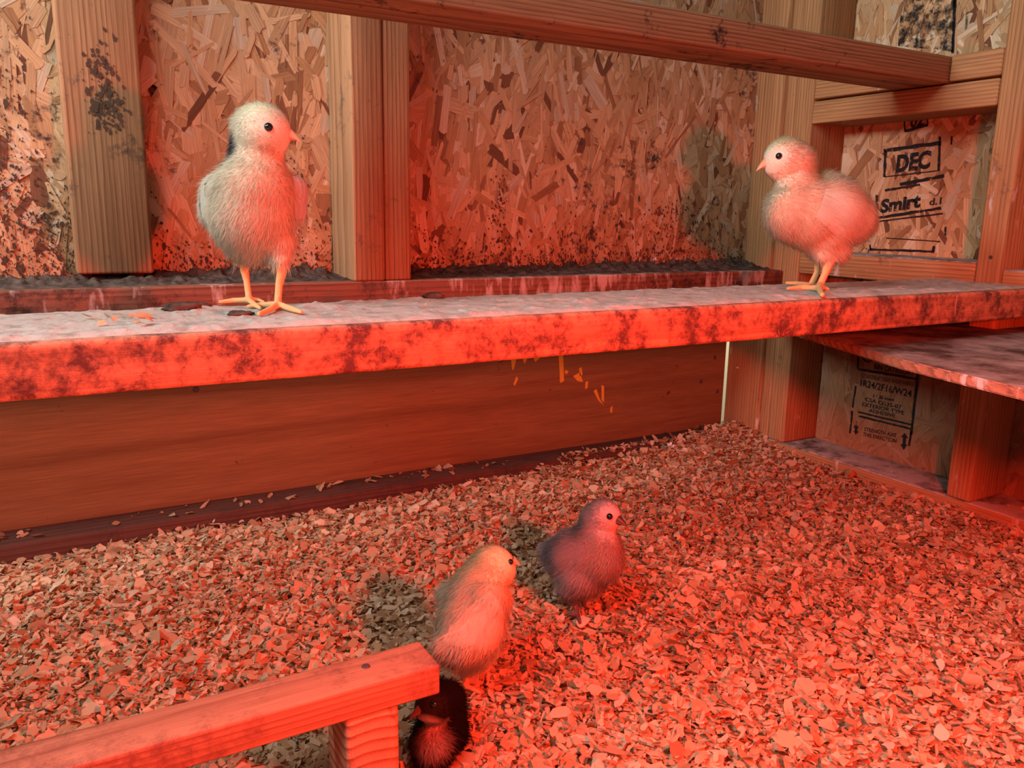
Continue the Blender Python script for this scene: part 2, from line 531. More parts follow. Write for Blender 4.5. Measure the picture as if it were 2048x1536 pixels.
beam('spacer_block', (XF + 0.001, XR - 0.003), (0.6935, 0.7685), (zz(0.1935), zz(0.229)), STUDR['Y'], wall_right, 0.003)
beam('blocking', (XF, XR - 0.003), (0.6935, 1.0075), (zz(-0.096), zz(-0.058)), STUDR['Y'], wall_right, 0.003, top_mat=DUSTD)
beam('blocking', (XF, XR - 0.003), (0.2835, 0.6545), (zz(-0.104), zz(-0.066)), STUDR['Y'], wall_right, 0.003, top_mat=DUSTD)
nail((XF - 0.0002, 0.673, zz(-0.05)), (-1, 0, 0), 0.003, stud2)


# stamps: printed lettering on the right wall sheet
def text_mesh(txt, bold=0.0):
    cu = bpy.data.curves.new('t', 'FONT'); cu.body = txt; cu.size = 1.0; cu.offset = bold
    cu.resolution_u = 3
    o = bpy.data.objects.new('t', cu); COL.objects.link(o)
    dg = bpy.context.evaluated_depsgraph_get(); dg.update()
    me = bpy.data.meshes.new_from_object(o.evaluated_get(dg))
    bpy.data.objects.remove(o, do_unlink=True); bpy.data.curves.remove(cu)
    return me


def stamp_text(txt, y_left, y_right, z_lo, z_hi, tilt=0.0, bold=0.02, name='stamp_lettering', x=XR - 0.0030):
    """text on the wall, reading from far (larger Y) to near"""
    me = text_mesh(txt, bold)
    n = len(me.vertices); co = np.empty(n * 3); me.vertices.foreach_get('co', co); co = co.reshape(n, 3)
    mn, mx = co.min(0), co.max(0)
    u = (co[:, 0] - mn[0]) / max(mx[0] - mn[0], 1e-6); v = (co[:, 1] - mn[1]) / max(mx[1] - mn[1], 1e-6)
    out = np.stack([np.full(n, x), y_left + (y_right - y_left) * u, z_lo + (z_hi - z_lo) * v + tilt * u], 1)
    me.vertices.foreach_set('co', (out - np.array(WR)).ravel()); me.update()
    me.name = name; me.materials.append(INK)
    o = bpy.data.objects.new(name, me); COL.objects.link(o); o.parent = wall_right
    return o


def stamp_poly(pix, name='stamp_line'):
    poly_prism(name, [on_x(a, b, XR - 0.0029) for a, b in pix], (-1, 0, 0), 0.0002, SMEAR if 'smear' in name else INK, wall_right)


def stamp_line(a, b, wpx):
    d = np.array(b, float) - np.array(a, float); d /= np.linalg.norm(d); nx, ny = -d[1] * wpx / 2, d[0] * wpx / 2
    k = max(2, int(np.hypot(b[0] - a[0], b[1] - a[1]) / 9)); g = np.random.default_rng(int(a[0] * 7 + a[1]))
    P1 = [(a[0] + (b[0] - a[0]) * t + nx * g.uniform(.6, 1.2), a[1] + (b[1] - a[1]) * t + ny * g.uniform(.6, 1.2)) for t in np.linspace(0, 1, k)]
    P2 = [(a[0] + (b[0] - a[0]) * t - nx * g.uniform(.6, 1.2), a[1] + (b[1] - a[1]) * t - ny * g.uniform(.6, 1.2)) for t in np.linspace(1, 0, k)]
    stamp_poly(P1 + P2)


def text_px(txt, p_left, p_right, h_px, bold=0.02):
    """baseline pixels and letter height in the photo"""
    a = on_x(*p_left, XR - 0.003); b = on_x(*p_right, XR - 0.003); t = on_x(p_left[0], p_left[1] - h_px, XR - 0.003)
    stamp_text(txt, a[1], b[1], a[2], t[2], b[2] - a[2], bold)


# DEC stamp
text_px('DEC', (1791, 346), (1859, 337), 36, 0.045)
for a, b, wd in (((1769, 301), (1881, 286), 8), ((1770, 298), (1769, 354), 5), ((1769, 354), (1877, 341), 2.5), ((1880, 273), (1877, 342), 5),
                 ((1770, 381), (1840, 369), 5), ((1800, 369), (1888, 352), 7), ((1752, 436), (1882, 416), 6), ((1756, 443), (1886, 427), 3),
                 ((1753, 390), (1752, 438), 5), ((1773, 476), (1880, 483), 2), ((1740, 499), (1868, 503), 5), ((1740, 489), (1741, 500), 4), ((1868, 492), (1866, 503), 5),
                 ((1810, 262), (1855, 250), 6), ((1809, 240), (1810, 264), 3), ((1855, 234), (1855, 252), 3)):
    stamp_line(a, b, wd)
text_px('02', (1820, 256), (1846, 250), 20, 0.03)
text_px('Smirt', (1760, 427), (1840, 415), 28, 0.045)
text_px('d.1', (1858, 411), (1882, 408), 14, 0.02)
stamp_poly([(1902, 272), (1905, 272), (1904, 290), (1901, 288)]); stamp_poly([(1889, 455), (1893, 453), (1892, 471), (1889, 470)])
# smeared black paint above the blocks
stamp_poly([(1807, -30), (1912, -30), (1911, 20), (1909, 60), (1906, 104), (1870, 98), (1830, 96), (1796, 92), (1800, 40), (1804, 10)], 'paint_smear')
stamp_line((1911, -20), (1905, 106), 6)
stamp_poly([(1933, 4), (1937, 2), (1934, 55), (1930, 60)], 'paint_smear')
# grade stamp under the shelf
for a, b, wd in (((1716, 712), (1715, 737), 4), ((1715, 738), (1833, 758), 5), ((1836, 745), (1822, 870), 5), ((1711, 772), (1705, 815), 4),
                 ((1704, 822), (1700, 866), 4), ((1716, 824), (1822, 849), 3.5), ((1717, 832), (1822, 858), 4), ((1822, 862), (1818, 892), 4)):
    stamp_line(a, b, wd)
text_px('BIN CATEGORY', (1748, 738), (1828, 752), 11, 0.02)
text_px('CONSTRUCTION SHEATHING', (1722, 755), (1826, 773), 8, 0.0)
text_px('1R24/2F16/W24', (1720, 772), (1822, 795), 14, 0.01)
text_px('11.0 mm', (1746, 795), (1787, 803), 7, 0.01)
text_px('CSA O325-07', (1730, 802), (1802, 819), 8, 0.01)
text_px('EXTERIOR TYPE', (1724, 812), (1808, 830), 8, 0.01)
text_px('ADHESIVE', (1737, 824), (1790, 835), 7, 0.01)
text_px('STRENGTH AXIS', (1728, 862), (1792, 875), 8, 0.01)
text_px('THIS DIRECTION', (1725, 872), (1792, 886), 8, 0.01)
stamp_poly([(1809, 866), (1816, 876), (1812, 876), (1811, 889), (1815, 889), (1807, 900), (1801, 888), (1805, 888), (1806, 875), (1802, 874)], 'stamp_arrow')
stamp_poly([(1712, 848), (1717, 856), (1714, 857), (1714, 862), (1717, 863), (1711, 869), (1707, 862), (1709, 862), (1710, 856), (1707, 855)], 'stamp_arrow')
arc = [(1736 + 11 * math.cos(t), 714 + 11 * math.sin(t)) for t in np.linspace(0.2, 2.9, 9)]
arc2 = [(1736 + 8 * math.cos(t), 714 + 8 * math.sin(t)) for t in np.linspace(2.9, 0.2, 9)]
stamp_poly(arc + arc2, 'stamp_ring')


# ---------------------------------------------------------------- crusts: dirt and dust as thin lumpy layers
def crust(name, x0, x1, nx, yfun0, yfun1, ny, zfun, mat, parent, smooth=True):
    xs = np.linspace(x0, x1, nx); ts = np.linspace(0, 1, ny)
    X = np.repeat(xs[:, None], ny, 1); T = np.repeat(ts[None], nx, 0)
    Y = yfun0(X) * (1 - T) + yfun1(X) * T
    Z = zfun(X, Y, T)
    v = np.stack([X, Y, Z], 2).reshape(-1, 3)
    q = parent
    while q is not None: v = v - np.array(q.location); q = q.parent
    idx = np.arange(nx * ny).reshape(nx, ny)
    f = np.stack([idx[:-1, :-1], idx[1:, :-1], idx[1:, 1:], idx[:-1, 1:]], 2).reshape(-1, 4)
    me = mesh_np(name, v, [f], smooth=smooth)
    o = link(name, me, mat, parent); o['kind'] = 'stuff'
    return o


girt = [c for c in wall_back.children if c.name.startswith('girt')][0]
crust('dirt_layer', -0.93, 1.145, 1100, lambda x: 1.045 + 0.02 * vnoise(x * 40, 0 * x, 3) + 0.0 * x, lambda x: YB - 0.001 + 0 * x, 26,
      lambda x, y, t: GZ - 0.001 + np.minimum(1, t * 6) * (0.002 + 0.003 * t ** 1.5 + 0.014 * t ** 2 * vnoise(x * 22, y * 22, 5, 4) ** 1.6
                                                         + 0.011 * (0.2 + t) * np.clip(vnoise(x * 95, y * 95, 9, 4) - 0.45, 0, 1) * 2),
      DIRT, girt)



def smear(name, uv_list, sizes, place, mat, parent, seed):
    """small dried specks of dirt stuck to a surface"""
    gg = np.random.default_rng(seed); n = len(uv_list)
    an = np.linspace(0, 2 * np.pi, 7)[:-1]
    rr = sizes[:, None] * gg.uniform(0.25, 1.35, (n, 6))
    U_ = uv_list[:, 0][:, None] + rr * np.cos(an); V2 = uv_list[:, 1][:, None] + rr * np.sin(an) * gg.uniform(0.7, 2.2, n)[:, None]
    D_ = np.full((n, 6), 0.0028) + gg.uniform(0, 0.0008, n)[:, None]
    v = place(U_.ravel(), V2.ravel(), D_.ravel()) - np.array(parent.location)
    o = link(name, mesh_np(name, v, [np.arange(n * 6).reshape(n, 6)]), mat, parent); o['kind'] = 'stuff'


gs = np.random.default_rng(5)
nS = 6500
su = gs.uniform(-0.9, 1.14, nS); hgt = 0.008 + 0.030 * vnoise(su * 9, 0 * su, 71) ** 1.5
sv = GZ + 0.004 + gs.exponential(1, nS) * hgt
kk = sv < 0.60
pts = [np.stack([su[kk], sv[kk]], 1)]
for cx_, cz_, sx_, sz_, m__ in ((-0.035, 0.52, 0.022, 0.055, 520), (0.0, 0.42, 0.03, 0.04, 420), (-0.06, 0.44, 0.03, 0.04, 300), (0.62, 0.45, 0.008, 0.03, 120), (0.98, 0.42, 0.06, 0.03, 260), (0.30, 0.47, 0.012, 0.03, 120)):
    pts.append(np.stack([gs.normal(cx_, sx_, m__), gs.normal(cz_, sz_, m__)], 1))
pts = np.concatenate(pts)
smear('dirt_specks', pts, np.clip(gs.lognormal(math.log(0.0010), 0.5, len(pts)), 0.0004, 0.0028), lambda u, v, d: np.stack([u, YB - d, v], 1), SPECK, wall_back, 6)

stud_l = [c for c in wall_back.children if c.name.startswith('stud') and abs(c.location.x + wall_back.location.x - 0.078) < 0.01][0]
pts = np.concatenate([np.stack([gs.normal(0.083, 0.009, 190), gs.normal(0.555, 0.017, 190)], 1), np.stack([gs.normal(0.078, 0.008, 60), gs.normal(0.60, 0.012, 60)], 1)])
pts = pts[(pts[:, 0] > 0.04) & (pts[:, 0] < 0.116)]
smear('dirt_specks', pts, np.clip(gs.lognormal(math.log(0.0015), 0.5, len(pts)), 0.0006, 0.0035), lambda u, v, d: np.stack([u, YB - 0.0375 - d, v], 1), SPECK, wall_back, 8)

# ---------------------------------------------------------------- perches
PT = zz(-0.087)
perch = empty('roost_perch', (0.1, 0.684, PT - 0.038))
tag(perch, 'long thick dusty timber perch with two yellow chicks standing on it, stained front edge', 'perch')
beam('board', (-0.62, 1.149), (0.602, 0.764), (PT - 0.038, PT), PERCH, perch, 0.004)
crust('dust_layer', -0.615, 1.147, 1300, lambda x: 0.6045 + 0.005 * vnoise(x * 60, 0 * x, 31) + 0.004 * vnoise(x * 14, 0 * x, 32), lambda x: 0.7625 - 0.003 * vnoise(x * 60, 0 * x, 33), 60,
      lambda x, y, t: PT - 0.0006 + np.minimum(1, np.minimum(t, 1 - t) * 14) * (0.0012 + 0.0022 * vnoise(x * 40, y * 40, 35, 4)
                                                                             + 0.010 * np.clip(vnoise(x * 28, y * 28, 37, 4) - 0.60, 0, 1) + 0.005 * np.clip(vnoise(x * 130, y * 130, 38, 3) - 0.6, 0, 1)),
      DUST, perch)

roost = empty('roost_bar', (0.4, 0.815, zz(0.191)))
tag(roost, 'upper timber roost bar crossing the top of the picture, resting on the right wall ledger', 'perch')
beam('board', (-0.62, XR - 0.004), (0.770, 0.859), (zz(0.1915), zz(0.2285)), ROOST, roost, 0.004)
crust('dust_layer', -0.615, XR - 0.006, 700, lambda x: 0.774 + 0 * x, lambda x: 0.856 + 0 * x, 14,
      lambda x, y, t: zz(0.2283) + np.minimum(1, np.minimum(t, 1 - t) * 10) * (0.001 + 0.003 * vnoise(x * 60, y * 60, 41, 4)), DUST, roost)

low = empty('low_perch', (0.1, 0.509, 0.008))
tag(low, 'low narrow timber perch in the foreground, raised on an offcut block', 'perch')
LT = zz(-0.3205)
lowb = beam('board', (-0.45, 0.2255), (0.490, 0.5285), (LT - 0.0235, LT), LOWP, low, 0.002)
beam('support_block', (0.1545, 0.1945), (0.4905, 0.5375), (0.004, LT - 0.0237), BLOCK, low, 0.005)
beam('support_block', (-0.34, -0.30), (0.4905, 0.5375), (0.004, LT - 0.0237), BLOCK, low, 0.005)
nail(on_z(732, 1332, LT + 0.0004), (0, 0, 1), 0.0033, lowb)


# droppings shelf, its front edge running askew to the wall
def shelf_board():
    zt, zb = zz(-0.148), zz(-0.159)
    P = [(0.978, 1.006), (0.870, 0.734), (0.797, 0.549), (0.761, 0.399), (0.733, 0.285), (1.235, 0.285), (1.235, 0.6535), (1.149, 0.6535), (1.149, 0.6945), (1.235, 0.6945), (1.235, 1.006)]
    nx = 26
    bm = bmesh.new()
    top = [bm.verts.new((x, y, zt)) for x, y in P]; bot = [bm.verts.new((x, y, zb)) for x, y in P]
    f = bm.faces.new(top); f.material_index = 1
    bm.faces.new(bot[::-1])
    for i in range(len(P)):
        k = (i + 1) % len(P); bm.faces.new((top[k], top[i], bot[i], bot[k]))
    bmesh.ops.recalc_face_normals(bm, faces=bm.faces)
    bmesh.ops.bevel(bm, geom=list(bm.edges), offset=0.0015, segments=2, affect='EDGES')
    me = bpy.data.meshes.new('droppings_shelf')
    for v in bm.verts: v.co -= Vector((1.0, 0.62, zt))
    bm.to_mesh(me); bm.free()
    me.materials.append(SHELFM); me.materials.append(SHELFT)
    return link('droppings_shelf', me, None, None, (1.0, 0.62, zt))


tag(shelf_board(), 'dust covered board shelf against the right wall under the perch', 'shelf')

# ---------------------------------------------------------------- heat lamp (out of frame, right beside the camera)
lamp = empty('heat_lamp', LAMP)
tag(lamp, 'red heat lamp with round metal hood hanging beside the camera', 'lamp')
rim_r, rim_dz = 0.11, 0.015
prof = [(rim_r, rim_dz), (rim_r * 0.97, rim_dz + 0.02), (0.088, rim_dz + 0.055), (0.065, rim_dz + 0.085), (0.03, rim_dz + 0.10), (0.03, rim_dz + 0.15), (0.0, rim_dz + 0.15)]
vs, fs = [], []
S = 40
for r_, z_ in prof:
    for k in range(S):
        vs.append((r_ * math.cos(2 * math.pi * k / S), r_ * math.sin(2 * math.pi * k / S), z_))
for i in range(len(prof) - 1):
    for k in range(S):
        fs.append((i * S + k, i * S + (k + 1) % S, (i + 1) * S + (k + 1) % S, (i + 1) * S + k))
me = bpy.data.meshes.new('hood'); me.from_pydata(vs, [], fs); me.update(); me.materials.append(HOODM)
hood = link('hood', me, None, lamp)
sol = hood.modifiers.new('thickness', 'SOLIDIFY'); sol.thickness = 0.0015
bm = bmesh.new()
bmesh.ops.create_uvsphere(bm, u_segments=24, v_segments=14, radius=0.022)
for v in bm.verts:
    if v.co.z > 0.0: v.co.x *= 1 - 12 * v.co.z; v.co.y *= 1 - 12 * v.co.z; v.co.z *= 2.6
me = bpy.data.meshes.new('bulb'); bm.to_mesh(me); bm.free()
em = bpy.data.materials.new('red_bulb'); em.use_nodes = True
em.node_tree.nodes.remove(em.node_tree.nodes['Principled BSDF'])
e = em.node_tree.nodes.new('ShaderNodeEmission'); e.inputs[0].default_value = (1.0, 0.036, 0.010, 1); e.inputs[1].default_value = LAMP_POWER
em.node_tree.links.new(e.outputs[0], em.node_tree.nodes['Material Output'].inputs[0])
me.materials.append(em)
link('bulb', me, None, lamp)


# ---------------------------------------------------------------- litter of wood shavings
def litter_h(x, y):
    h = 0.017 + 0.010 * (vnoise(x * 7, y * 7, 51, 3) - 0.5) + 0.006 * (vnoise(x * 25, y * 25, 53, 2) - 0.5)
    h = h + 0.030 * np.exp(-((x - 1.12) / 0.12) ** 2 - ((y - 1.11) / 0.07) ** 2)
    h = h + 0.014 * np.exp(-((x - 0.85) / 0.30) ** 2 - ((y - 1.12) / 0.05) ** 2)
    h = h + 0.012 * np.exp(-((x - 1.15) / 0.05) ** 2) * vnoise(y * 9, 0 * y, 57)
    return h


SHC = np.array([(0.66, 0.46, 0.29), (0.72, 0.54, 0.36), (0.58, 0.37, 0.21), (0.76, 0.62, 0.46), (0.42, 0.24, 0.13)]) * np.array([1.0, 0.93, 0.88])
SHP = np.array([0.34, 0.28, 0.2, 0.13, 0.05])


def flakes(px, py, pz, g, size=1.0, tilt=0.42):
    n = len(px)
    L = np.clip(g.lognormal(math.log(0.0076), 0.45, n), 0.003, 0.020) * size
    Wd = L * np.where(g.random(n) < 0.3, g.uniform(0.14, 0.35, n), g.uniform(0.4, 0.85, n))
    curl = g.normal(0, 0.55, n) / L * 0.55
    yaw = g.uniform(0, 2 * np.pi, n)
    a, b = g.normal(0, tilt, n), g.normal(0, tilt, n)
    us = np.array([-0.5, -0.17, 0.17, 0.5])
    pts = []
    for k, u in enumerate(us):
        for s_ in (-0.5, 0.5):
            wob = 1 + g.normal(0, 0.28, n); wid = (1.0 if k in (1, 2) else 0.62)
            x = u * L * (1 + g.normal(0, 0.08, n)); y = s_ * Wd * wid * wob
            z = 0.5 * curl * x * x * 2.0 + g.normal(0, 0.0004, n)
            pts.append(np.stack([x, y, z], 1))
    Pn = np.stack(pts, 1)                                     # n,8,3
    # rotate: roll, pitch, yaw
    x, y, z = Pn[..., 0], Pn[..., 1], Pn[..., 2]
    ca, sa = np.cos(a)[:, None], np.sin(a)[:, None]
    y, z = y * ca - z * sa, y * sa + z * ca
    cb, sb = np.cos(b)[:, None], np.sin(b)[:, None]
    x, z = x * cb - z * sb, x * sb + z * cb
    cy, sy = np.cos(yaw)[:, None], np.sin(yaw)[:, None]
    x, y = x * cy - y * sy, x * sy + y * cy
    V_ = np.stack([x + px[:, None], y + py[:, None], z + pz[:, None]], 2)
    base = (np.arange(n) * 8)[:, None]
    f = np.concatenate([base + np.array([[0, 2, 3, 1]]), base + np.array([[2, 4, 5, 3]]), base + np.array([[4, 6, 7, 5]])])
    col = SHC[g.choice(len(SHC), n, p=SHP)] * g.uniform(0.85, 1.15, n)[:, None]
    return V_.reshape(-1, 3), f, np.repeat(col, 8, 0)


g = np.random.default_rng(77)
N = 135000
px = g.uniform(-0.55, 1.148, N); py = g.uniform(0.10, 1.125, N)
keep = (py < 1.106) | (px > 0.62 + 0.25 * vnoise(px * 12, py * 12, 61)) & (g.random(N) < 0.55)
keep &= ~((py < 0.42) & (g.random(N) < 0.45)) & ~((px < -0.2) & (g.random(N) < 0.5))
# leave the support block free
keep &= ~((px > 0.150) & (px < 0.199) & (py > 0.486) & (py < 0.542))
px, py = px[keep], py[keep]
hz = litter_h(px, py)
hz = np.where(py > 1.106, np.maximum(hz, 0.0405), hz)
pz = hz - 0.004 + np.abs(g.normal(0, 0.0038, len(px)))
V_, f_, c_ = flakes(px, py, pz, g)
me = mesh_np('wood_shavings', V_, [f_], c_)
lit = link('wood_shavings', me, SHAV)
tag(lit, 'deep bed of pale wood shavings covering the coop floor', 'bedding', kind='stuff')
# packed layer under the loose flakes
xs = np.linspace(-0.9, 1.149, 260); ys = np.linspace(-0.4, 1.107, 190)
GX, GY = np.meshgrid(xs, ys, indexing='ij')
GZv = litter_h(GX, GY) - 0.006
idx = np.arange(GX.size).reshape(GX.shape)
f_ = np.stack([idx[:-1, :-1], idx[1:, :-1], idx[1:, 1:], idx[:-1, 1:]], 2).reshape(-1, 4)
me = mesh_np('packed_litter', np.stack([GX, GY, GZv], 2).reshape(-1, 3), [f_], smooth=True)
PACK = simple('packed_litter', (0.24, 0.14, 0.075), 0.95, 0.05, (300, (0.5, 0.33, 0.19)), (500, 0.8, 0.003))
link('packed_litter', me, PACK, lit)['kind'] = 'stuff'

# single shavings that can be told apart
VAR = []
for k in range(10):
    gg = np.random.default_rng(900 + k)
    V_, f_, c_ = flakes(np.zeros(1), np.zeros(1), np.zeros(1), gg, 1.0, 0.12)
    V_ = V_ - np.array([0, 0, V_[:, 2].min()])
    me = mesh_np('wood_shaving', V_, [f_], c_); me.materials.append(SHAV)
    VAR.append(me)


def shaving(x, y, z, sc, label, group, tl=0.15):
    o = bpy.data.objects.new('wood_shaving', VAR[int(g.integers(len(VAR)))]); COL.objects.link(o)
    o.location = (x, y, z); o.scale = (sc, sc, sc)
    o.rotation_euler = (g.normal(0, tl), g.normal(0, tl), g.uniform(0, 6.28))
    tag(o, label, 'shaving', group)


for k in range(75):                                            # along the dark bottom plate
    x = g.uniform(-0.12, 0.66); y = g.uniform(1.113, 1.154)
    shaving(x, y, 0.039, g.uniform(0.9, 1.8), 'pale wood shaving lying on the dark bottom plate below the plywood', 'shavings on the bottom plate', 0.4)
for k in range(26):
    y = g.uniform(0.70, 1.0) if k < 18 else g.uniform(0.45, 0.65); x = g.uniform(1.158, 1.225)
    shaving(x, y, 0.0385, g.uniform(0.6, 1.1), 'pale wood shaving lying on the grey sill of the right wall', 'shavings on the right sill')
for qx, qy, sc in ((172, 636, .9), (190, 640, .8), (212, 634, 1.2), (228, 640, .9), (246, 632, 1.1), (262, 636, 1.0), (272, 644, .8), (286, 634, 1.2),
                   (298, 640, .9), (204, 648, .7), (292, 650, 1.0), (232, 630, .8), (398, 622, .7), (634, 629, .8), (860, 604, .9), (850, 612, .7), (1082, 594, .8), (1104, 600, .9), (1420, 580, .8)):
    p = on_z(qx, qy, PT + 0.003)
    shaving(p[0], p[1], PT + 0.0035, sc * 1.05, 'small pale wood shaving lying on the dusty top of the long perch', 'shavings on the long perch', 0.3)
for qx, qy, sc in ((1384, 1205, 2.2), (1520, 1230, 1.8), (1680, 1340, 2.4), (1790, 1350, 2.1), (1455, 1360, 2.0), (1870, 1390, 2.2), (1660, 1420, 2.3), (1120, 1430, 1.9),
                   (1300, 1490, 2.1), (1500, 1520, 2.2), (1780, 1510, 2.4), (1950, 1460, 2.0), (1700, 1450, 2.0), (310, 1215, 1.9), (235, 1250, 1.9), (90, 1290, 1.9),
                   (240, 1180, 1.8), (420, 1270, 1.7), (120, 1385, 2.0), (350, 1300, 1.8), (1310, 1340, 2.0), (1230, 1400, 1.9), (1600, 1180, 1.7), (1750, 1210, 1.7), (1890, 1290, 1.9)):
    z0 = 0.02
    for _ in range(3):
        p = on_z(qx, qy, z0); z0 = float(litter_h(np.array(p[0]), np.array(p[1]))) + 0.004
    shaving(p[0], p[1], z0 + 0.001, sc * 0.85, 'large broad wood shaving lying on top of the floor bedding', 'large shavings on the bedding', 0.25)


# ---------------------------------------------------------------- chicks
def unit_ico(sub):
    bm = bmesh.new(); bmesh.ops.create_icosphere(bm, subdivisions=sub, radius=1.0)
    bm.verts.ensure_lookup_table()
    v = np.array([tuple(q.co) for q in bm.verts]); f = np.array([[q.index for q in p.verts] for p in bm.faces]); bm.free()
    return v, f


ICO = {k: unit_ico(k) for k in (1, 2, 3)}


class Soup:
    """balls collected into one closed-surface soup for the voxel union"""
    def __init__(s): s.v, s.f, s.n = [], [], 0

    def ball(s, c, r, scale=(1, 1, 1), sub=2):
        v, f = ICO[sub]
        s.v.append(v * (np.array(scale) * r) + np.asarray(c)); s.f.append(f + s.n); s.n += len(v)

    def mesh(s, me):
        n = len(me.vertices); co = np.empty(n * 3, np.float32); me.vertices.foreach_get('co', co)
        me.calc_loop_triangles()
        t = np.empty(len(me.loop_triangles) * 3, np.int32); me.loop_triangles.foreach_get('vertices', t)
        s.v.append(co.reshape(n, 3)); s.f.append(t.reshape(-1, 3) + s.n); s.n += n


def remeshed(soup, voxel, iters, fac=0.5):
    me = mesh_np('tmp', np.concatenate(soup.v), [np.concatenate(soup.f)])
    o = bpy.data.objects.new('tmp', me); COL.objects.link(o)
    m = o.modifiers.new('r', 'REMESH'); m.mode = 'VOXEL'; m.voxel_size = voxel; m.use_smooth_shade = True
    if iters:
        s_ = o.modifiers.new('s', 'SMOOTH'); s_.iterations = iters; s_.factor = fac
    dg = bpy.context.evaluated_depsgraph_get(); dg.update()
    out = bpy.data.meshes.new_from_object(o.evaluated_get(dg))
    bpy.data.objects.remove(o, do_unlink=True); bpy.data.meshes.remove(me)
    return out


def seg_dist(P, a, b):
    ab = b - a; t = np.clip(((P - a) @ ab) / max(ab @ ab, 1e-12), 0, 1)
    return np.linalg.norm(P - (a + t[:, None] * ab), axis=1)


def chick(spec):
    zg = spec['ground']; d0 = depth_of(on_z(*spec['anchor'], zg)); 
    s = F / d0                                                # px per metre here

    def W(px_, py_, dd=0.0):
        return at_depth(px_, py_, d0 + dd)

    base = on_z(*spec['anchor'], zg)
    root = empty('chick', base)
    tag(root, spec['label'], 'chick', 'chicks in the coop')
    # --- trunk, neck and head as one soft mass
    shrink = spec.get('shrink', 7)
    bm = Soup()
    for b in spec['blobs']:
        x, y, dd, r = b[:4]
        sc = b[4] if len(b) > 4 else (1, 1, 1)
        bm.ball(W(x, y, dd), max(r - shrink, 4) / s, sc, 3)
    trunk = remeshed(bm, 0.0022, 14)
    # --- legs and toes
    bm = Soup(); bm.mesh(trunk)
    legs = []
    for chain in spec['legs']:
        pts = []
        for c in chain:
            if abs(c[2]) < 1: p = W(c[0], c[1], c[2]); pts.append((p, c[3] / s))
            else: p = on_z(c[0], c[1], zg + c[3]); pts.append((p, c[2] / s))
        for (a, ra), (b, rb) in zip(pts[:-1], pts[1:]):
            k = max(2, int(np.linalg.norm(b - a) / (min(ra, rb) * 0.45)))
            for t in np.linspace(0, 1, k):
                bm.ball(a + (b - a) * t, ra + (rb - ra) * t, sub=1)
            legs.append((a, b, max(ra, rb)))
    body = remeshed(bm, 0.00105, 3)
    bpy.data.meshes.remove(trunk)
    n = len(body.vertices); co = np.empty(n * 3, np.float32); body.vertices.foreach_get('co', co); co = co.reshape(n, 3).astype(float)
    nr = np.empty(n * 3, np.float32); body.vertices.foreach_get('normal', nr); nr = nr.reshape(n, 3).astype(float)
    dl = np.full(n, 9.0)
    for a, b, r_ in legs: dl = np.minimum(dl, seg_dist(co, a, b) - r_)
    blob_d = np.full(n, 9.0)
    for b in spec['blobs']:
        if len(b) > 5 and b[5] == 'nofluff': continue
        c = W(b[0], b[1], b[2]); q = (co - c) / np.array(b[4] if len(b) > 4 else (1, 1, 1))
        blob_d = np.minimum(blob_d, np.linalg.norm(q, axis=1) - max(b[3] - shrink, 4) / s)
    is_leg = (dl < 0.0012) & (blob_d > 0.0015)
    hc = W(*spec['head'][:3]); hr = spec['head'][3] / s
    hd = np.linalg.norm(co - hc, axis=1)

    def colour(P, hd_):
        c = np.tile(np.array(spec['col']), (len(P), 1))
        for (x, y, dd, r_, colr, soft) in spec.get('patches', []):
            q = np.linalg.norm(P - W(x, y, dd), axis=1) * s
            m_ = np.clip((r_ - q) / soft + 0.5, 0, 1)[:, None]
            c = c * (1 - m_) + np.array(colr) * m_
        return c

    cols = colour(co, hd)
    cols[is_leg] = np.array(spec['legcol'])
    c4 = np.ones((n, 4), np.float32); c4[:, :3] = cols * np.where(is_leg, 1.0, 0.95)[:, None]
    body.color_attributes.new('Col', 'FLOAT_COLOR', 'POINT').data.foreach_set('color', c4.ravel())
    bvh = BVHTree.FromPolygons([tuple(v) for v in co], [tuple(p.vertices) for p in body.polygons])
    # --- down
    tri = np.empty(0)
    body.calc_loop_triangles()
    T = np.empty(len(body.loop_triangles) * 3, np.int32); body.loop_triangles.foreach_get('vertices', T); T = T.reshape(-1, 3)
    okt = ~(is_leg[T].any(1))
    T = T[okt]
    a_, b_, c_ = co[T[:, 0]], co[T[:, 1]], co[T[:, 2]]
    area = np.linalg.norm(np.cross(b_ - a_, c_ - a_), axis=1)
    gg = np.random.default_rng(spec['seed'])
    nb = spec.get('fluff', 42000)
    ti = gg.choice(len(T), nb, p=area / area.sum())
    r1, r2 = gg.random(nb), gg.random(nb); fl = r1 + r2 > 1; r1[fl], r2[fl] = 1 - r1[fl], 1 - r2[fl]
    w0 = 1 - r1 - r2
    P = a_[ti] * w0[:, None] + b_[ti] * r1[:, None] + c_[ti] * r2[:, None]
    Nn = nr[T[ti, 0]] * w0[:, None] + nr[T[ti, 1]] * r1[:, None] + nr[T[ti, 2]] * r2[:, None]
    Nn /= np.linalg.norm(Nn, axis=1)[:, None] + 1e-9
    flow = np.array(spec['flow'], float); flow /= np.linalg.norm(flow)
    bk0 = W(*spec['beak'][0])
    fv = P - bk0; fv /= np.linalg.norm(fv, axis=1)[:, None] + 1e-9
    fv = fv + 0.45 * flow[None]; fv /= np.linalg.norm(fv, axis=1)[:, None] + 1e-9
    ft = fv - (Nn * fv).sum(1)[:, None] * Nn
    hdp = np.linalg.norm(P - hc, axis=1)
    headf = np.clip((hdp / hr - 0.9) / 0.5, 0, 1)
    # keep the face round beak and eye short
    bk = W(*spec['beak'][0]); ey = W(*spec['eye'][:3])
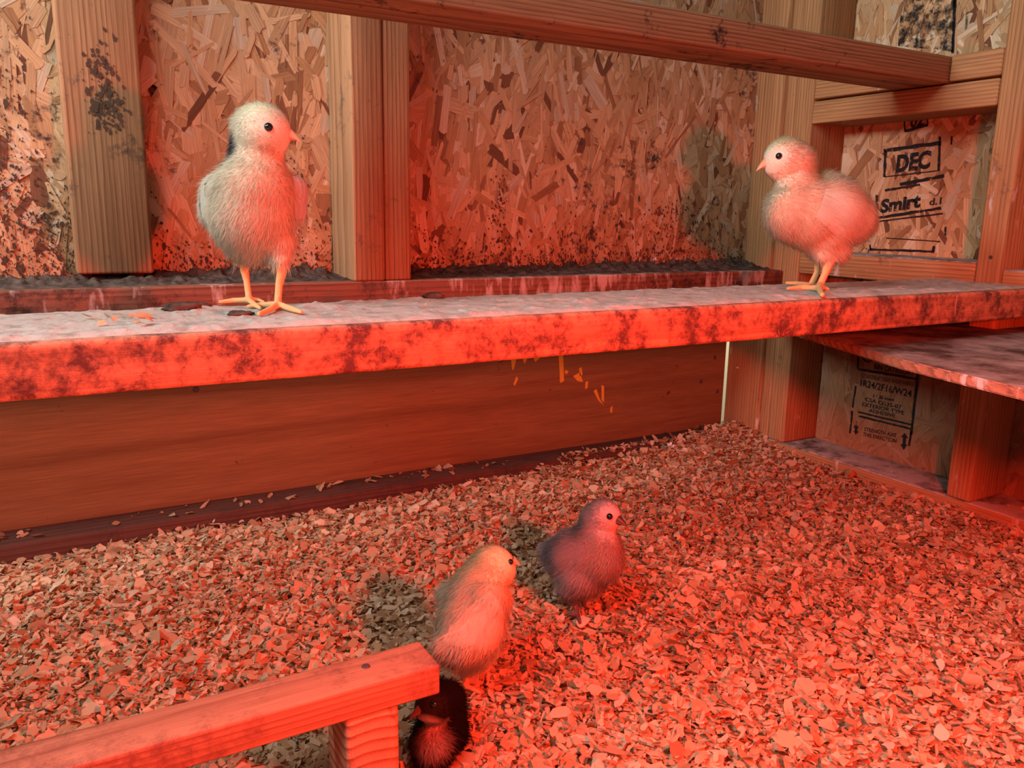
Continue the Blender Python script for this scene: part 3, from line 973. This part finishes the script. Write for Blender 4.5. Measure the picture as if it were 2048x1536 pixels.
    face = np.clip(np.minimum(np.linalg.norm(P - bk, axis=1) / (0.020) - 0.4, np.linalg.norm(P - ey, axis=1) / 0.010 - 0.35), 0.1, 1)
    ln = (0.0030 + 0.0036 * headf) * face * gg.uniform(0.6, 1.25, nb) * spec.get('flen', 1.0)
    # ragged clumps
    cl = vnoise(P[:, 0] * 260 + P[:, 2] * 90, P[:, 1] * 260 + P[:, 2] * 170, spec['seed'], 2)
    ln *= 0.8 + 0.4 * cl
    ln *= np.where(gg.random(nb) < 0.10, 1.65, 1.0)
    jit = gg.normal(0, 1, (nb, 3))
    up_ = np.where(gg.random(nb) < 0.2, 0.85, 0.34)[:, None]
    ln = ln * np.where(up_[:, 0] > 0.5, 1.2, 1.0)
    dirv = Nn * up_ + ft * 0.8 + jit * 0.22
    dirv /= np.linalg.norm(dirv, axis=1)[:, None]
    side = np.cross(dirv, Nn + jit * 0.5); side /= np.linalg.norm(side, axis=1)[:, None] + 1e-9
    wdt = 0.00017 * gg.uniform(0.8, 1.5, nb)
    b0 = P - Nn * 0.0006
    m0 = P + dirv * (ln * 0.55)[:, None]
    dir2 = dirv + ft * 0.5 - Nn * 0.15; dir2 /= np.linalg.norm(dir2, axis=1)[:, None]
    t0 = m0 + dir2 * (ln * 0.5)[:, None]
    sw = side * wdt[:, None]
    VV = np.stack([b0 - sw, b0 + sw, m0 + sw * 0.8, m0 - sw * 0.8, t0], 1).reshape(-1, 3)
    bs = (np.arange(nb) * 5)[:, None]
    cc = colour(P, hdp) * gg.uniform(0.9, 1.08, nb)[:, None]
    cc = np.repeat(cc, 5, 0)
    me = mesh_np('down', VV - base, [bs + np.array([[0, 1, 2, 3]]), bs + np.array([[3, 2, 4]])], cc, smooth=True)
    nn = Nn + ft * 0.15; nn /= np.linalg.norm(nn, axis=1)[:, None]
    me.normals_split_custom_set_from_vertices(np.repeat(nn, 5, 0).tolist())
    # --- link the parts
    body.transform(Matrix.Translation(-Vector(base)))
    body.name = 'body'; body.materials.clear(); body.materials.append(SKIN)
    for p in body.polygons: p.use_smooth = True
    bo = link('body', body, None, root)
    link('down', me, DOWN, root)['kind'] = 'stuff'
    # --- eyes, each with a lid ring
    H = np.array(hc)
    fwd = W(*spec['beak'][1]) - W(*spec['beak'][0]); fwd /= np.linalg.norm(fwd)
    e1 = W(*spec['eye'][:3])
    toward = CAMP - e1; toward /= np.linalg.norm(toward)
    hit = bvh.ray_cast(Vector(e1 + toward * 0.05), Vector(-toward))
    e1s = np.array(hit[0]) if hit[0] is not None else e1
    upv = np.array([0, 0, 1.0]); lat = np.cross(fwd, upv); lat /= np.linalg.norm(lat)
    if spec['key'] != 'e': lat = np.array([toward[0], toward[1], 0.0]); lat /= np.linalg.norm(lat)
    lat_s = np.sign((e1s - H) @ lat) or 1.0
    e2 = e1s - 2 * ((e1s - H) @ lat) * lat                    # mirrored to the other side of the head
    hit2 = bvh.find_nearest(Vector(e2)); e2s = np.array(hit2[0])
    er = spec['eye'][3] / s
    for ep in (e1s, e2s):
        loc, nrm, _, _ = bvh.find_nearest(Vector(ep))
        bm = bmesh.new(); bmesh.ops.create_uvsphere(bm, u_segments=20, v_segments=12, radius=er)
        m_ = bpy.data.meshes.new('eye'); bm.to_mesh(m_); bm.free(); m_.materials.append(EYE)
        for p in m_.polygons: p.use_smooth = True
        eo = link('eye', m_, None, root, Vector(loc) + nrm * er * spec.get('eye_out', 0.0) - Vector(base))
    # --- beak: upper and lower mandible
    p0, p1 = W(*spec['beak'][0]), W(*spec['beak'][1])
    Lb = np.linalg.norm(p1 - p0); fw = (p1 - p0) / Lb
    up = upv - (upv @ fw) * fw; up /= np.linalg.norm(up); sd = np.cross(fw, up)
    bw = spec['beak'][2] / s
    vs, fs = [], []

    def mand(sign, L_, h0, drop):
        o0 = len(vs); K = 9; S_ = 10
        for i in range(K):
            t = i / (K - 1)
            wd = bw * (1 - t) ** 0.75 * (1 - 0.25 * t) + 0.00015
            hh = h0 * (1 - t) ** 0.8 + 0.0001
            cen = p0 + fw * (L_ * (t - 0.25)) - up * (drop * t ** 2.2)
            for k in range(S_ + 1):
                an = math.pi * k / S_
                vs.append(tuple(cen + sd * wd * math.cos(an) + up * sign * hh * math.sin(an) - base))
        for i in range(K - 1):
            for k in range(S_):
                q = (o0 + i * (S_ + 1) + k, o0 + i * (S_ + 1) + k + 1, o0 + (i + 1) * (S_ + 1) + k + 1, o0 + (i + 1) * (S_ + 1) + k)
                fs.append(q if sign < 0 else q[::-1])
            fs.append(tuple(o0 + z_ for z_ in (i * (S_ + 1), (i + 1) * (S_ + 1), (i + 1) * (S_ + 1) + S_, i * (S_ + 1) + S_)))
    mand(1, Lb * 1.3, bw * 1.15, Lb * 0.16)
    mand(-1, Lb * 1.08, bw * 0.75, Lb * 0.02)
    m_ = bpy.data.meshes.new('beak'); m_.from_pydata(vs, [], fs); m_.update()
    for p in m_.polygons: p.use_smooth = True
    bmat = simple('beak_horn_' + spec['key'], spec['beakcol'], 0.45, 0.4)
    m_.materials.append(bmat)
    link('beak', m_, None, root)
    # --- wings: overlapping feathers lying on the body
    for wg in spec.get('wings', []):
        S0, S1, E0, E1 = [W(*q) for q in wg['pts']]
        nF = wg.get('n', 8); vs, fs, cs = [], [], []
        for i in range(nF):
            t = i / (nF - 1)
            A = S0 + (S1 - S0) * t; B = E0 + (E1 - E0) * t
            K = 9; wF = wg['w'] / s
            cl_, nm_ = [], []
            for k in range(K):
                q = A + (B - A) * (k / (K - 1))
                loc, nrm, _, _ = bvh.find_nearest(Vector(q))
                if wg.get('free'):
                    nrm = Vector(wg['free']).normalized(); cl_.append(np.array(q) + np.array(nrm) * 0.0008 * i); nm_.append(np.array(nrm)); continue
                cl_.append(np.array(loc) + np.array(nrm) * (0.0030 + 0.0011 * (1 - abs(2 * t - 1)) + 0.0007 * i / nF + wg.get('lift', 0.0) * (k / (K - 1))))
                nm_.append(np.array(nrm))
            o0 = len(vs)
            fc = np.array(wg['col']) * gg.uniform(0.9, 1.08)
            for k in range(K):
                tt = k / (K - 1)
                tg = cl_[min(k + 1, K - 1)] - cl_[max(k - 1, 0)]; tg = tg / (np.linalg.norm(tg) + 1e-9)
                ac = np.cross(nm_[k], tg); ac /= np.linalg.norm(ac) + 1e-9
                ww = wF * (0.35 + 0.65 * math.sin(min(1, tt * 1.6) * math.pi / 2)) * (1 if tt < 0.75 else math.sqrt(max(0.0, 1 - ((tt - 0.75) / 0.25) ** 2)) * 0.95 + 0.05)
                for q_, lf in ((-1, -0.0006), (0, 0.0006), (1, -0.0006)):
                    vs.append(cl_[k] + ac * ww * q_ + nm_[k] * lf - base); cs.append(fc * (1.0 if q_ else 0.96))
            for k in range(K - 1):
                for q_ in range(2):
                    fs.append((o0 + k * 3 + q_, o0 + k * 3 + q_ + 1, o0 + (k + 1) * 3 + q_ + 1, o0 + (k + 1) * 3 + q_))
        m_ = mesh_np('wing', np.array(vs), [np.array(fs)], np.array(cs), smooth=True)
        link('wing', m_, DOWN, root)
    return root


CREAM = (0.90, 0.83, 0.66); LEG = (0.72, 0.44, 0.20)
PTOP = PT + 0.003
left_chick = dict(key='a', label='pale yellow chick standing at the left end of the long perch, head turned right', seed=101,
    ground=PTOP, anchor=(545, 611), col=CREAM, legcol=LEG, beakcol=(0.75, 0.42, 0.25), flow=(-0.1, 0.35, -0.9),
    blobs=[(527, 264, 0.0, 62), (520, 264, 0.012, 62), (516, 300, 0.010, 60), (516, 330, 0.008, 60), (512, 362, 0.008, 72), (508, 395, 0.008, 88), (506, 430, 0.010, 90),
           (508, 458, 0.016, 74), (504, 400, 0.040, 80), (505, 420, 0.062, 60), (443, 388, 0.022, 44), (440, 420, 0.026, 44), (574, 385, 0.022, 42), (572, 420, 0.026, 42),
           (490, 488, 0.018, 38), (556, 488, 0.010, 40), (561, 516, 0.006, 26), (492, 512, 0.020, 22), (510, 430, 0.085, 34), (566, 280, 0.004, 22)],
    head=(524, 262, 0.0, 60),
    legs=[[(490, 515, 0.018, 15), (489, 540, 0.024, 10.5), (493, 560, 0.024, 8), (497, 590, 0.022, 8), (498, 600, 8, 0.003)],
          [(498, 600, 7, 0.003), (468, 601, 6.5, 0.002), (440, 604, 4.5, 0.001)], [(498, 600, 6.5, 0.003), (512, 611, 6, 0.002), (521, 617, 4, 0.001)],
          [(498, 600, 6, 0.003), (515, 600, 5.5, 0.002), (528, 604, 4, 0.001)],
          [(562, 520, 0.004, 17), (563, 545, 0.006, 12), (558, 570, 0.006, 9), (556, 600, 0.004, 9), (556, 609, 9, 0.003)],
          [(556, 609, 8, 0.003), (526, 610, 7, 0.002), (497, 613, 5, 0.001)], [(556, 609, 8, 0.003), (540, 619, 7, 0.002), (518, 628, 5, 0.001)],
          [(556, 609, 8, 0.003), (580, 617, 7, 0.002), (602, 624, 5, 0.001)]],
    beak=((579, 272, 0.002), (605, 281, 0.001), 15), eye=(537, 254, -0.02, 8.5), fluff=76000,
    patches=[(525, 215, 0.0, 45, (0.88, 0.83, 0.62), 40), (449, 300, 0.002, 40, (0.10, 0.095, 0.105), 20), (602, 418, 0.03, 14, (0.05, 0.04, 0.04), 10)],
    wings=[dict(pts=[(432, 352, 0.012), (410, 372, 0.03), (432, 452, 0.015), (412, 446, 0.04)], n=6, w=11, col=(0.84, 0.82, 0.74)),
           dict(pts=[(588, 352, 0.012), (604, 372, 0.03), (592, 440, 0.012), (604, 440, 0.035)], n=6, w=10, col=(0.80, 0.78, 0.74)),
           dict(pts=[(592, 392, 0.026), (596, 400, 0.03), (601, 428, 0.03), (604, 432, 0.036)], n=3, w=5, col=(0.07, 0.055, 0.055), free=(0.3, -0.9, 0.2))])
right_chick = dict(key='b', label='fluffy pale chick at the right end of the long perch, in profile facing left', seed=102,
    ground=PTOP, anchor=(1625, 577), col=CREAM, legcol=LEG, beakcol=(0.75, 0.42, 0.25), flow=(0.75, 0.05, -0.45),
    blobs=[(1572, 321, 0.0, 52), (1586, 326, 0.0, 50), (1546, 336, 0.0, 24), (1592, 352, 0.002, 46), (1595, 385, 0.002, 54), (1590, 425, 0.0, 66), (1625, 430, 0.0, 76),
           (1660, 425, 0.0, 76), (1690, 435, 0.004, 62), (1712, 442, 0.006, 44), (1650, 470, 0.0, 56), (1655, 390, 0.004, 50), (1732, 452, 0.006, 20), (1672, 500, -0.006, 32), (1650, 508, -0.008, 28), (1640, 495, 0.012, 30)],
    head=(1575, 322, 0.0, 50),
    legs=[[(1662, 500, -0.010, 20), (1659, 522, -0.012, 12), (1650, 548, -0.012, 8), (1640, 570, -0.014, 8), (1638, 577, 8, 0.003)],
          [(1638, 577, 7, 0.003), (1606, 575, 6, 0.002), (1576, 577, 4, 0.001)], [(1638, 577, 7, 0.003), (1642, 586, 6, 0.002), (1645, 590, 5, 0.002), (1645, 598, -0.014, 4)],
          [(1638, 577, 6, 0.003), (1648, 576, 5, 0.002), (1656, 578, 4, 0.001)],
          [(1640, 505, 0.014, 14), (1637, 520, 0.016, 9), (1634, 545, 0.016, 7), (1624, 566, 0.014, 7), (1622, 570, 7, 0.003)],
          [(1622, 570, 6, 0.003), (1596, 567, 5.5, 0.002), (1573, 566, 4, 0.001)], [(1622, 570, 6, 0.003), (1600, 573, 5, 0.002), (1588, 576, 4, 0.001)]],
    beak=((1534, 327, 0.0), (1510, 339, 0.0), 14), eye=(1558, 312, -0.02, 6.5), fluff=76000,
    patches=[(1570, 280, 0.0, 36, (0.90, 0.82, 0.50), 36), (1625, 360, 0.0, 30, (0.84, 0.74, 0.46), 30)],
    wings=[dict(pts=[(1645, 390, -0.03), (1632, 430, -0.035), (1742, 440, -0.01), (1715, 478, -0.02)], n=8, w=13, col=(0.86, 0.79, 0.66)),
           dict(pts=[(1722, 440, 0.0), (1720, 456, 0.0), (1757, 450, 0.004), (1752, 462, 0.004)], n=4, w=7, col=(0.88, 0.80, 0.68), free=(0.3, -0.9, 0.3))])
yellow_chick = dict(key='c', label='pale yellow chick seen from behind on the bedding, beside the low perch', seed=103,
    ground=0.022, anchor=(940, 1372), col=(0.88, 0.78, 0.60), legcol=(0.70, 0.36, 0.18), beakcol=(0.72, 0.36, 0.2), flow=(-0.55, -0.55, -0.5),
    blobs=[(986, 1138, 0.0, 54), (975, 1150, 0.0, 54), (960, 1178, -0.005, 58), (950, 1205, -0.01, 62), (945, 1240, -0.015, 70), (938, 1262, -0.02, 66),
           (925, 1280, -0.03, 52), (975, 1200, -0.02, 50), (908, 1285, -0.035, 38), (888, 1290, -0.04, 26), (955, 1290, -0.015, 44), (940, 1310, -0.01, 36), (1018, 1130, 0.0, 18), (905, 1190, 0.01, 34)],
    head=(988, 1134, 0.0, 46),
    legs=[[(938, 1305, 0.0, 22), (935, 1330, 0.004, 12), (932, 1350, 0.004, 8), (932, 1372, 8, 0.003)], [(932, 1372, 7, 0.003), (945, 1378, 6, 0.003), (960, 1385, 4, 0.002)],
          [(932, 1372, 7, 0.003), (930, 1362, 5, 0.003), (938, 1352, 4, 0.002)], [(965, 1300, 0.02, 20), (975, 1325, 0.02, 9), (972, 1335, 7, 0.004)]],
    beak=((1029, 1124, -0.004), (1042, 1130, -0.004), 9), eye=(1021, 1124, -0.03, 6), fluff=60000, flen=1.1,
    patches=[(985, 1110, 0, 60, (0.88, 0.75, 0.48), 50)],
    wings=[dict(pts=[(985, 1185, -0.04), (1000, 1225, -0.03), (880, 1292, -0.06), (965, 1290, -0.03)], n=9, w=15, col=(0.86, 0.76, 0.62)),
           dict(pts=[(925, 1175, 0.0), (905, 1195, 0.01), (868, 1270, -0.02), (875, 1285, -0.03)], n=5, w=12, col=(0.80, 0.76, 0.70)),
           dict(pts=[(915, 1262, -0.052), (930, 1282, -0.05), (870, 1292, -0.044), (884, 1306, -0.044)], n=5, w=8, col=(0.86, 0.76, 0.62), free=(0.2, -0.8, 0.6))])
GREY = (0.60, 0.51, 0.51)
grey_chick = dict(key='d', label='grey chick with dark beak standing on the bedding in the middle', seed=104,
    ground=0.022, anchor=(1152, 1230), col=GREY, legcol=(0.11, 0.055, 0.05), beakcol=(0.05, 0.03, 0.03), flow=(-0.8, 0.1, -0.45),
    blobs=[(1207, 1034, 0.0, 43), (1197, 1040, 0.004, 43), (1190, 1068, 0.004, 44), (1198, 1095, 0.0, 52), (1200, 1120, -0.004, 52), (1175, 1110, 0.004, 60), (1150, 1112, 0.01, 60),
           (1130, 1110, 0.016, 46), (1110, 1105, 0.02, 32), (1165, 1145, 0.004, 56), (1150, 1165, 0.004, 40), (1152, 1180, 0.004, 26), (1092, 1097, 0.024, 18), (1232, 1042, -0.006, 20)],
    head=(1205, 1034, 0.0, 43),
    legs=[[(1152, 1178, 0.0, 14), (1150, 1195, 0.002, 9), (1152, 1215, 0.002, 7), (1154, 1230, 7, 0.003)], [(1154, 1230, 6, 0.003), (1158, 1238, 5, 0.003), (1160, 1246, 4, 0.001)],
          [(1163, 1180, 0.012, 10), (1166, 1196, 0.014, 7), (1168, 1210, 6, 0.003)], [(1154, 1230, 6, 0.003), (1142, 1228, 5, 0.003), (1136, 1230, 4, 0.001)]],
    beak=((1241, 1044, -0.012), (1256, 1053, -0.017), 10), eye=(1219, 1033, -0.02, 6.5), fluff=60000,
    patches=[(1216, 1118, -0.03, 46, (0.56, 0.44, 0.39), 36), (1228, 1062, -0.01, 28, (0.52, 0.42, 0.38), 24), (1178, 1170, 0.0, 34, (0.50, 0.40, 0.36), 30), (1108, 1098, 0.0, 36, (0.28, 0.235, 0.245), 30), (1160, 1070, 0.0, 30, (0.36, 0.30, 0.30), 30), (1215, 1040, -0.02, 14, (0.48, 0.38, 0.35), 14)],
    wings=[dict(pts=[(1165, 1080, -0.02), (1175, 1115, -0.03), (1092, 1110, 0.0), (1112, 1140, -0.01)], n=8, w=10, col=(0.33, 0.28, 0.29)),
           dict(pts=[(1105, 1092, 0.02), (1105, 1110, 0.02), (1074, 1090, 0.03), (1080, 1105, 0.03)], n=5, w=6, col=(0.46, 0.37, 0.36), free=(-0.2, -0.8, 0.5))])
black_chick = dict(key='e', label='black chick with pale breast peeking out beneath the end of the low perch', seed=105,
    ground=0.020, anchor=(868, 1536), col=(0.012, 0.010, 0.010), legcol=(0.12, 0.06, 0.05), beakcol=(0.10, 0.045, 0.035), flow=(0.35, 0.5, -0.8),
    blobs=[(868, 1408, 0.0, 46), (880, 1402, 0.014, 46), (845, 1422, -0.004, 26), (882, 1440, 0.016, 46), (872, 1470, 0.010, 50), (866, 1490, 0.006, 48), (884, 1470, 0.03, 56), (890, 1430, 0.035, 46), (893, 1400, 0.035, 40)],
    head=(868, 1408, 0.0, 46),
    legs=[[(884, 1500, 0.006, 18), (884, 1525, 0.006, 9), (884, 1545, 0.006, 7), (882, 1560, 7, 0.003)], [(882, 1560, 6, 0.003), (872, 1572, 5, 0.002), (862, 1580, 4, 0.001)],
          [(850, 1505, 0.006, 16), (848, 1528, 0.006, 8), (846, 1550, 0.006, 7), (845, 1560, 7, 0.003)], [(845, 1560, 6, 0.003), (832, 1570, 5, 0.002), (822, 1576, 4, 0.001)]],
    beak=((836, 1424, -0.008), (815, 1438, -0.010), 11), eye=(868, 1408, -0.03, 7), fluff=40000,
    patches=[(858, 1450, -0.008, 24, (0.55, 0.36, 0.30), 16), (862, 1484, -0.010, 32, (0.42, 0.26, 0.21), 28), (886, 1443, -0.004, 12, (0.45, 0.28, 0.22), 8)])
for sp in (left_chick, right_chick, yellow_chick, grey_chick, black_chick):
    chick(sp)


# dried droppings on the long perch
def dropping(qx, qy, size, label, seed):
    gg = np.random.default_rng(seed); v, f = ICO[3]
    k = 0.6 + 0.9 * vnoise(v[:, 0] * 2.5 + seed, v[:, 1] * 2.5 + v[:, 2] * 1.7, seed, 3)
    v = v * k[:, None] * np.array([size * 1.5, size, size * 0.42])
    p = on_z(qx, qy, PT + 0.003)
    me = mesh_np('dropping', v, [f], smooth=True)
    tag(link('dropping', me, DIRT, None, (p[0], p[1], PT + 0.002 + size * 0.2)), label, 'dropping', 'droppings on the long perch')


dropping(362, 617, 0.010, 'dark crumbly dropping on the long perch, left of the chick feet', 3)
dropping(392, 612, 0.007, 'smaller dark dropping close beside the left chick feet', 4)
dropping(868, 593, 0.008, 'dark dropping on the middle of the long perch', 6)
dropping(480, 628, 0.006, 'dark smear of dropping under the left chick feet at the perch front', 9)


# ---------------------------------------------------------------- small white feathers caught in the dirt
def tuft(p, size, label, seed):
    gg = np.random.default_rng(seed); vs, fs = [], []
    for k in range(46):
        d = gg.normal(0, 1, 3); d[2] = abs(d[2]) * 0.7; d /= np.linalg.norm(d); L_ = size * gg.uniform(0.5, 1.1)
        sd = np.cross(d, gg.normal(0, 1, 3)); sd /= np.linalg.norm(sd); o0 = len(vs); wv = size * 0.07
        vs += [sd * wv, -sd * wv, d * L_ * 0.6 - sd * wv, d * L_ * 0.6 + sd * wv, d * L_]
        fs += [(o0, o0 + 1, o0 + 2, o0 + 3)]
    me = bpy.data.meshes.new('down_feather'); me.from_pydata([tuple(v) for v in vs], [], fs); me.update(); me.materials.append(WHITE)
    tag(link('down_feather', me, None, None, p), label, 'feather', 'loose feathers')


tuft(on_y(1310, 520, YB - 0.012), 0.007, 'tiny white feather tuft in the dirt under the middle of the back wall', 1)
tuft(on_y(1503, 531, YB - 0.015), 0.006, 'tiny white feather tuft in the dirt beside the corner post', 2)
tuft(on_x(1475, 737, 1.146), 0.006, 'small white fluff stuck to the corner post below the perch', 3)
tuft(on_z(1342, 893, 0.046), 0.012, 'greyish downy feather lying on the bedding against the plywood', 4)
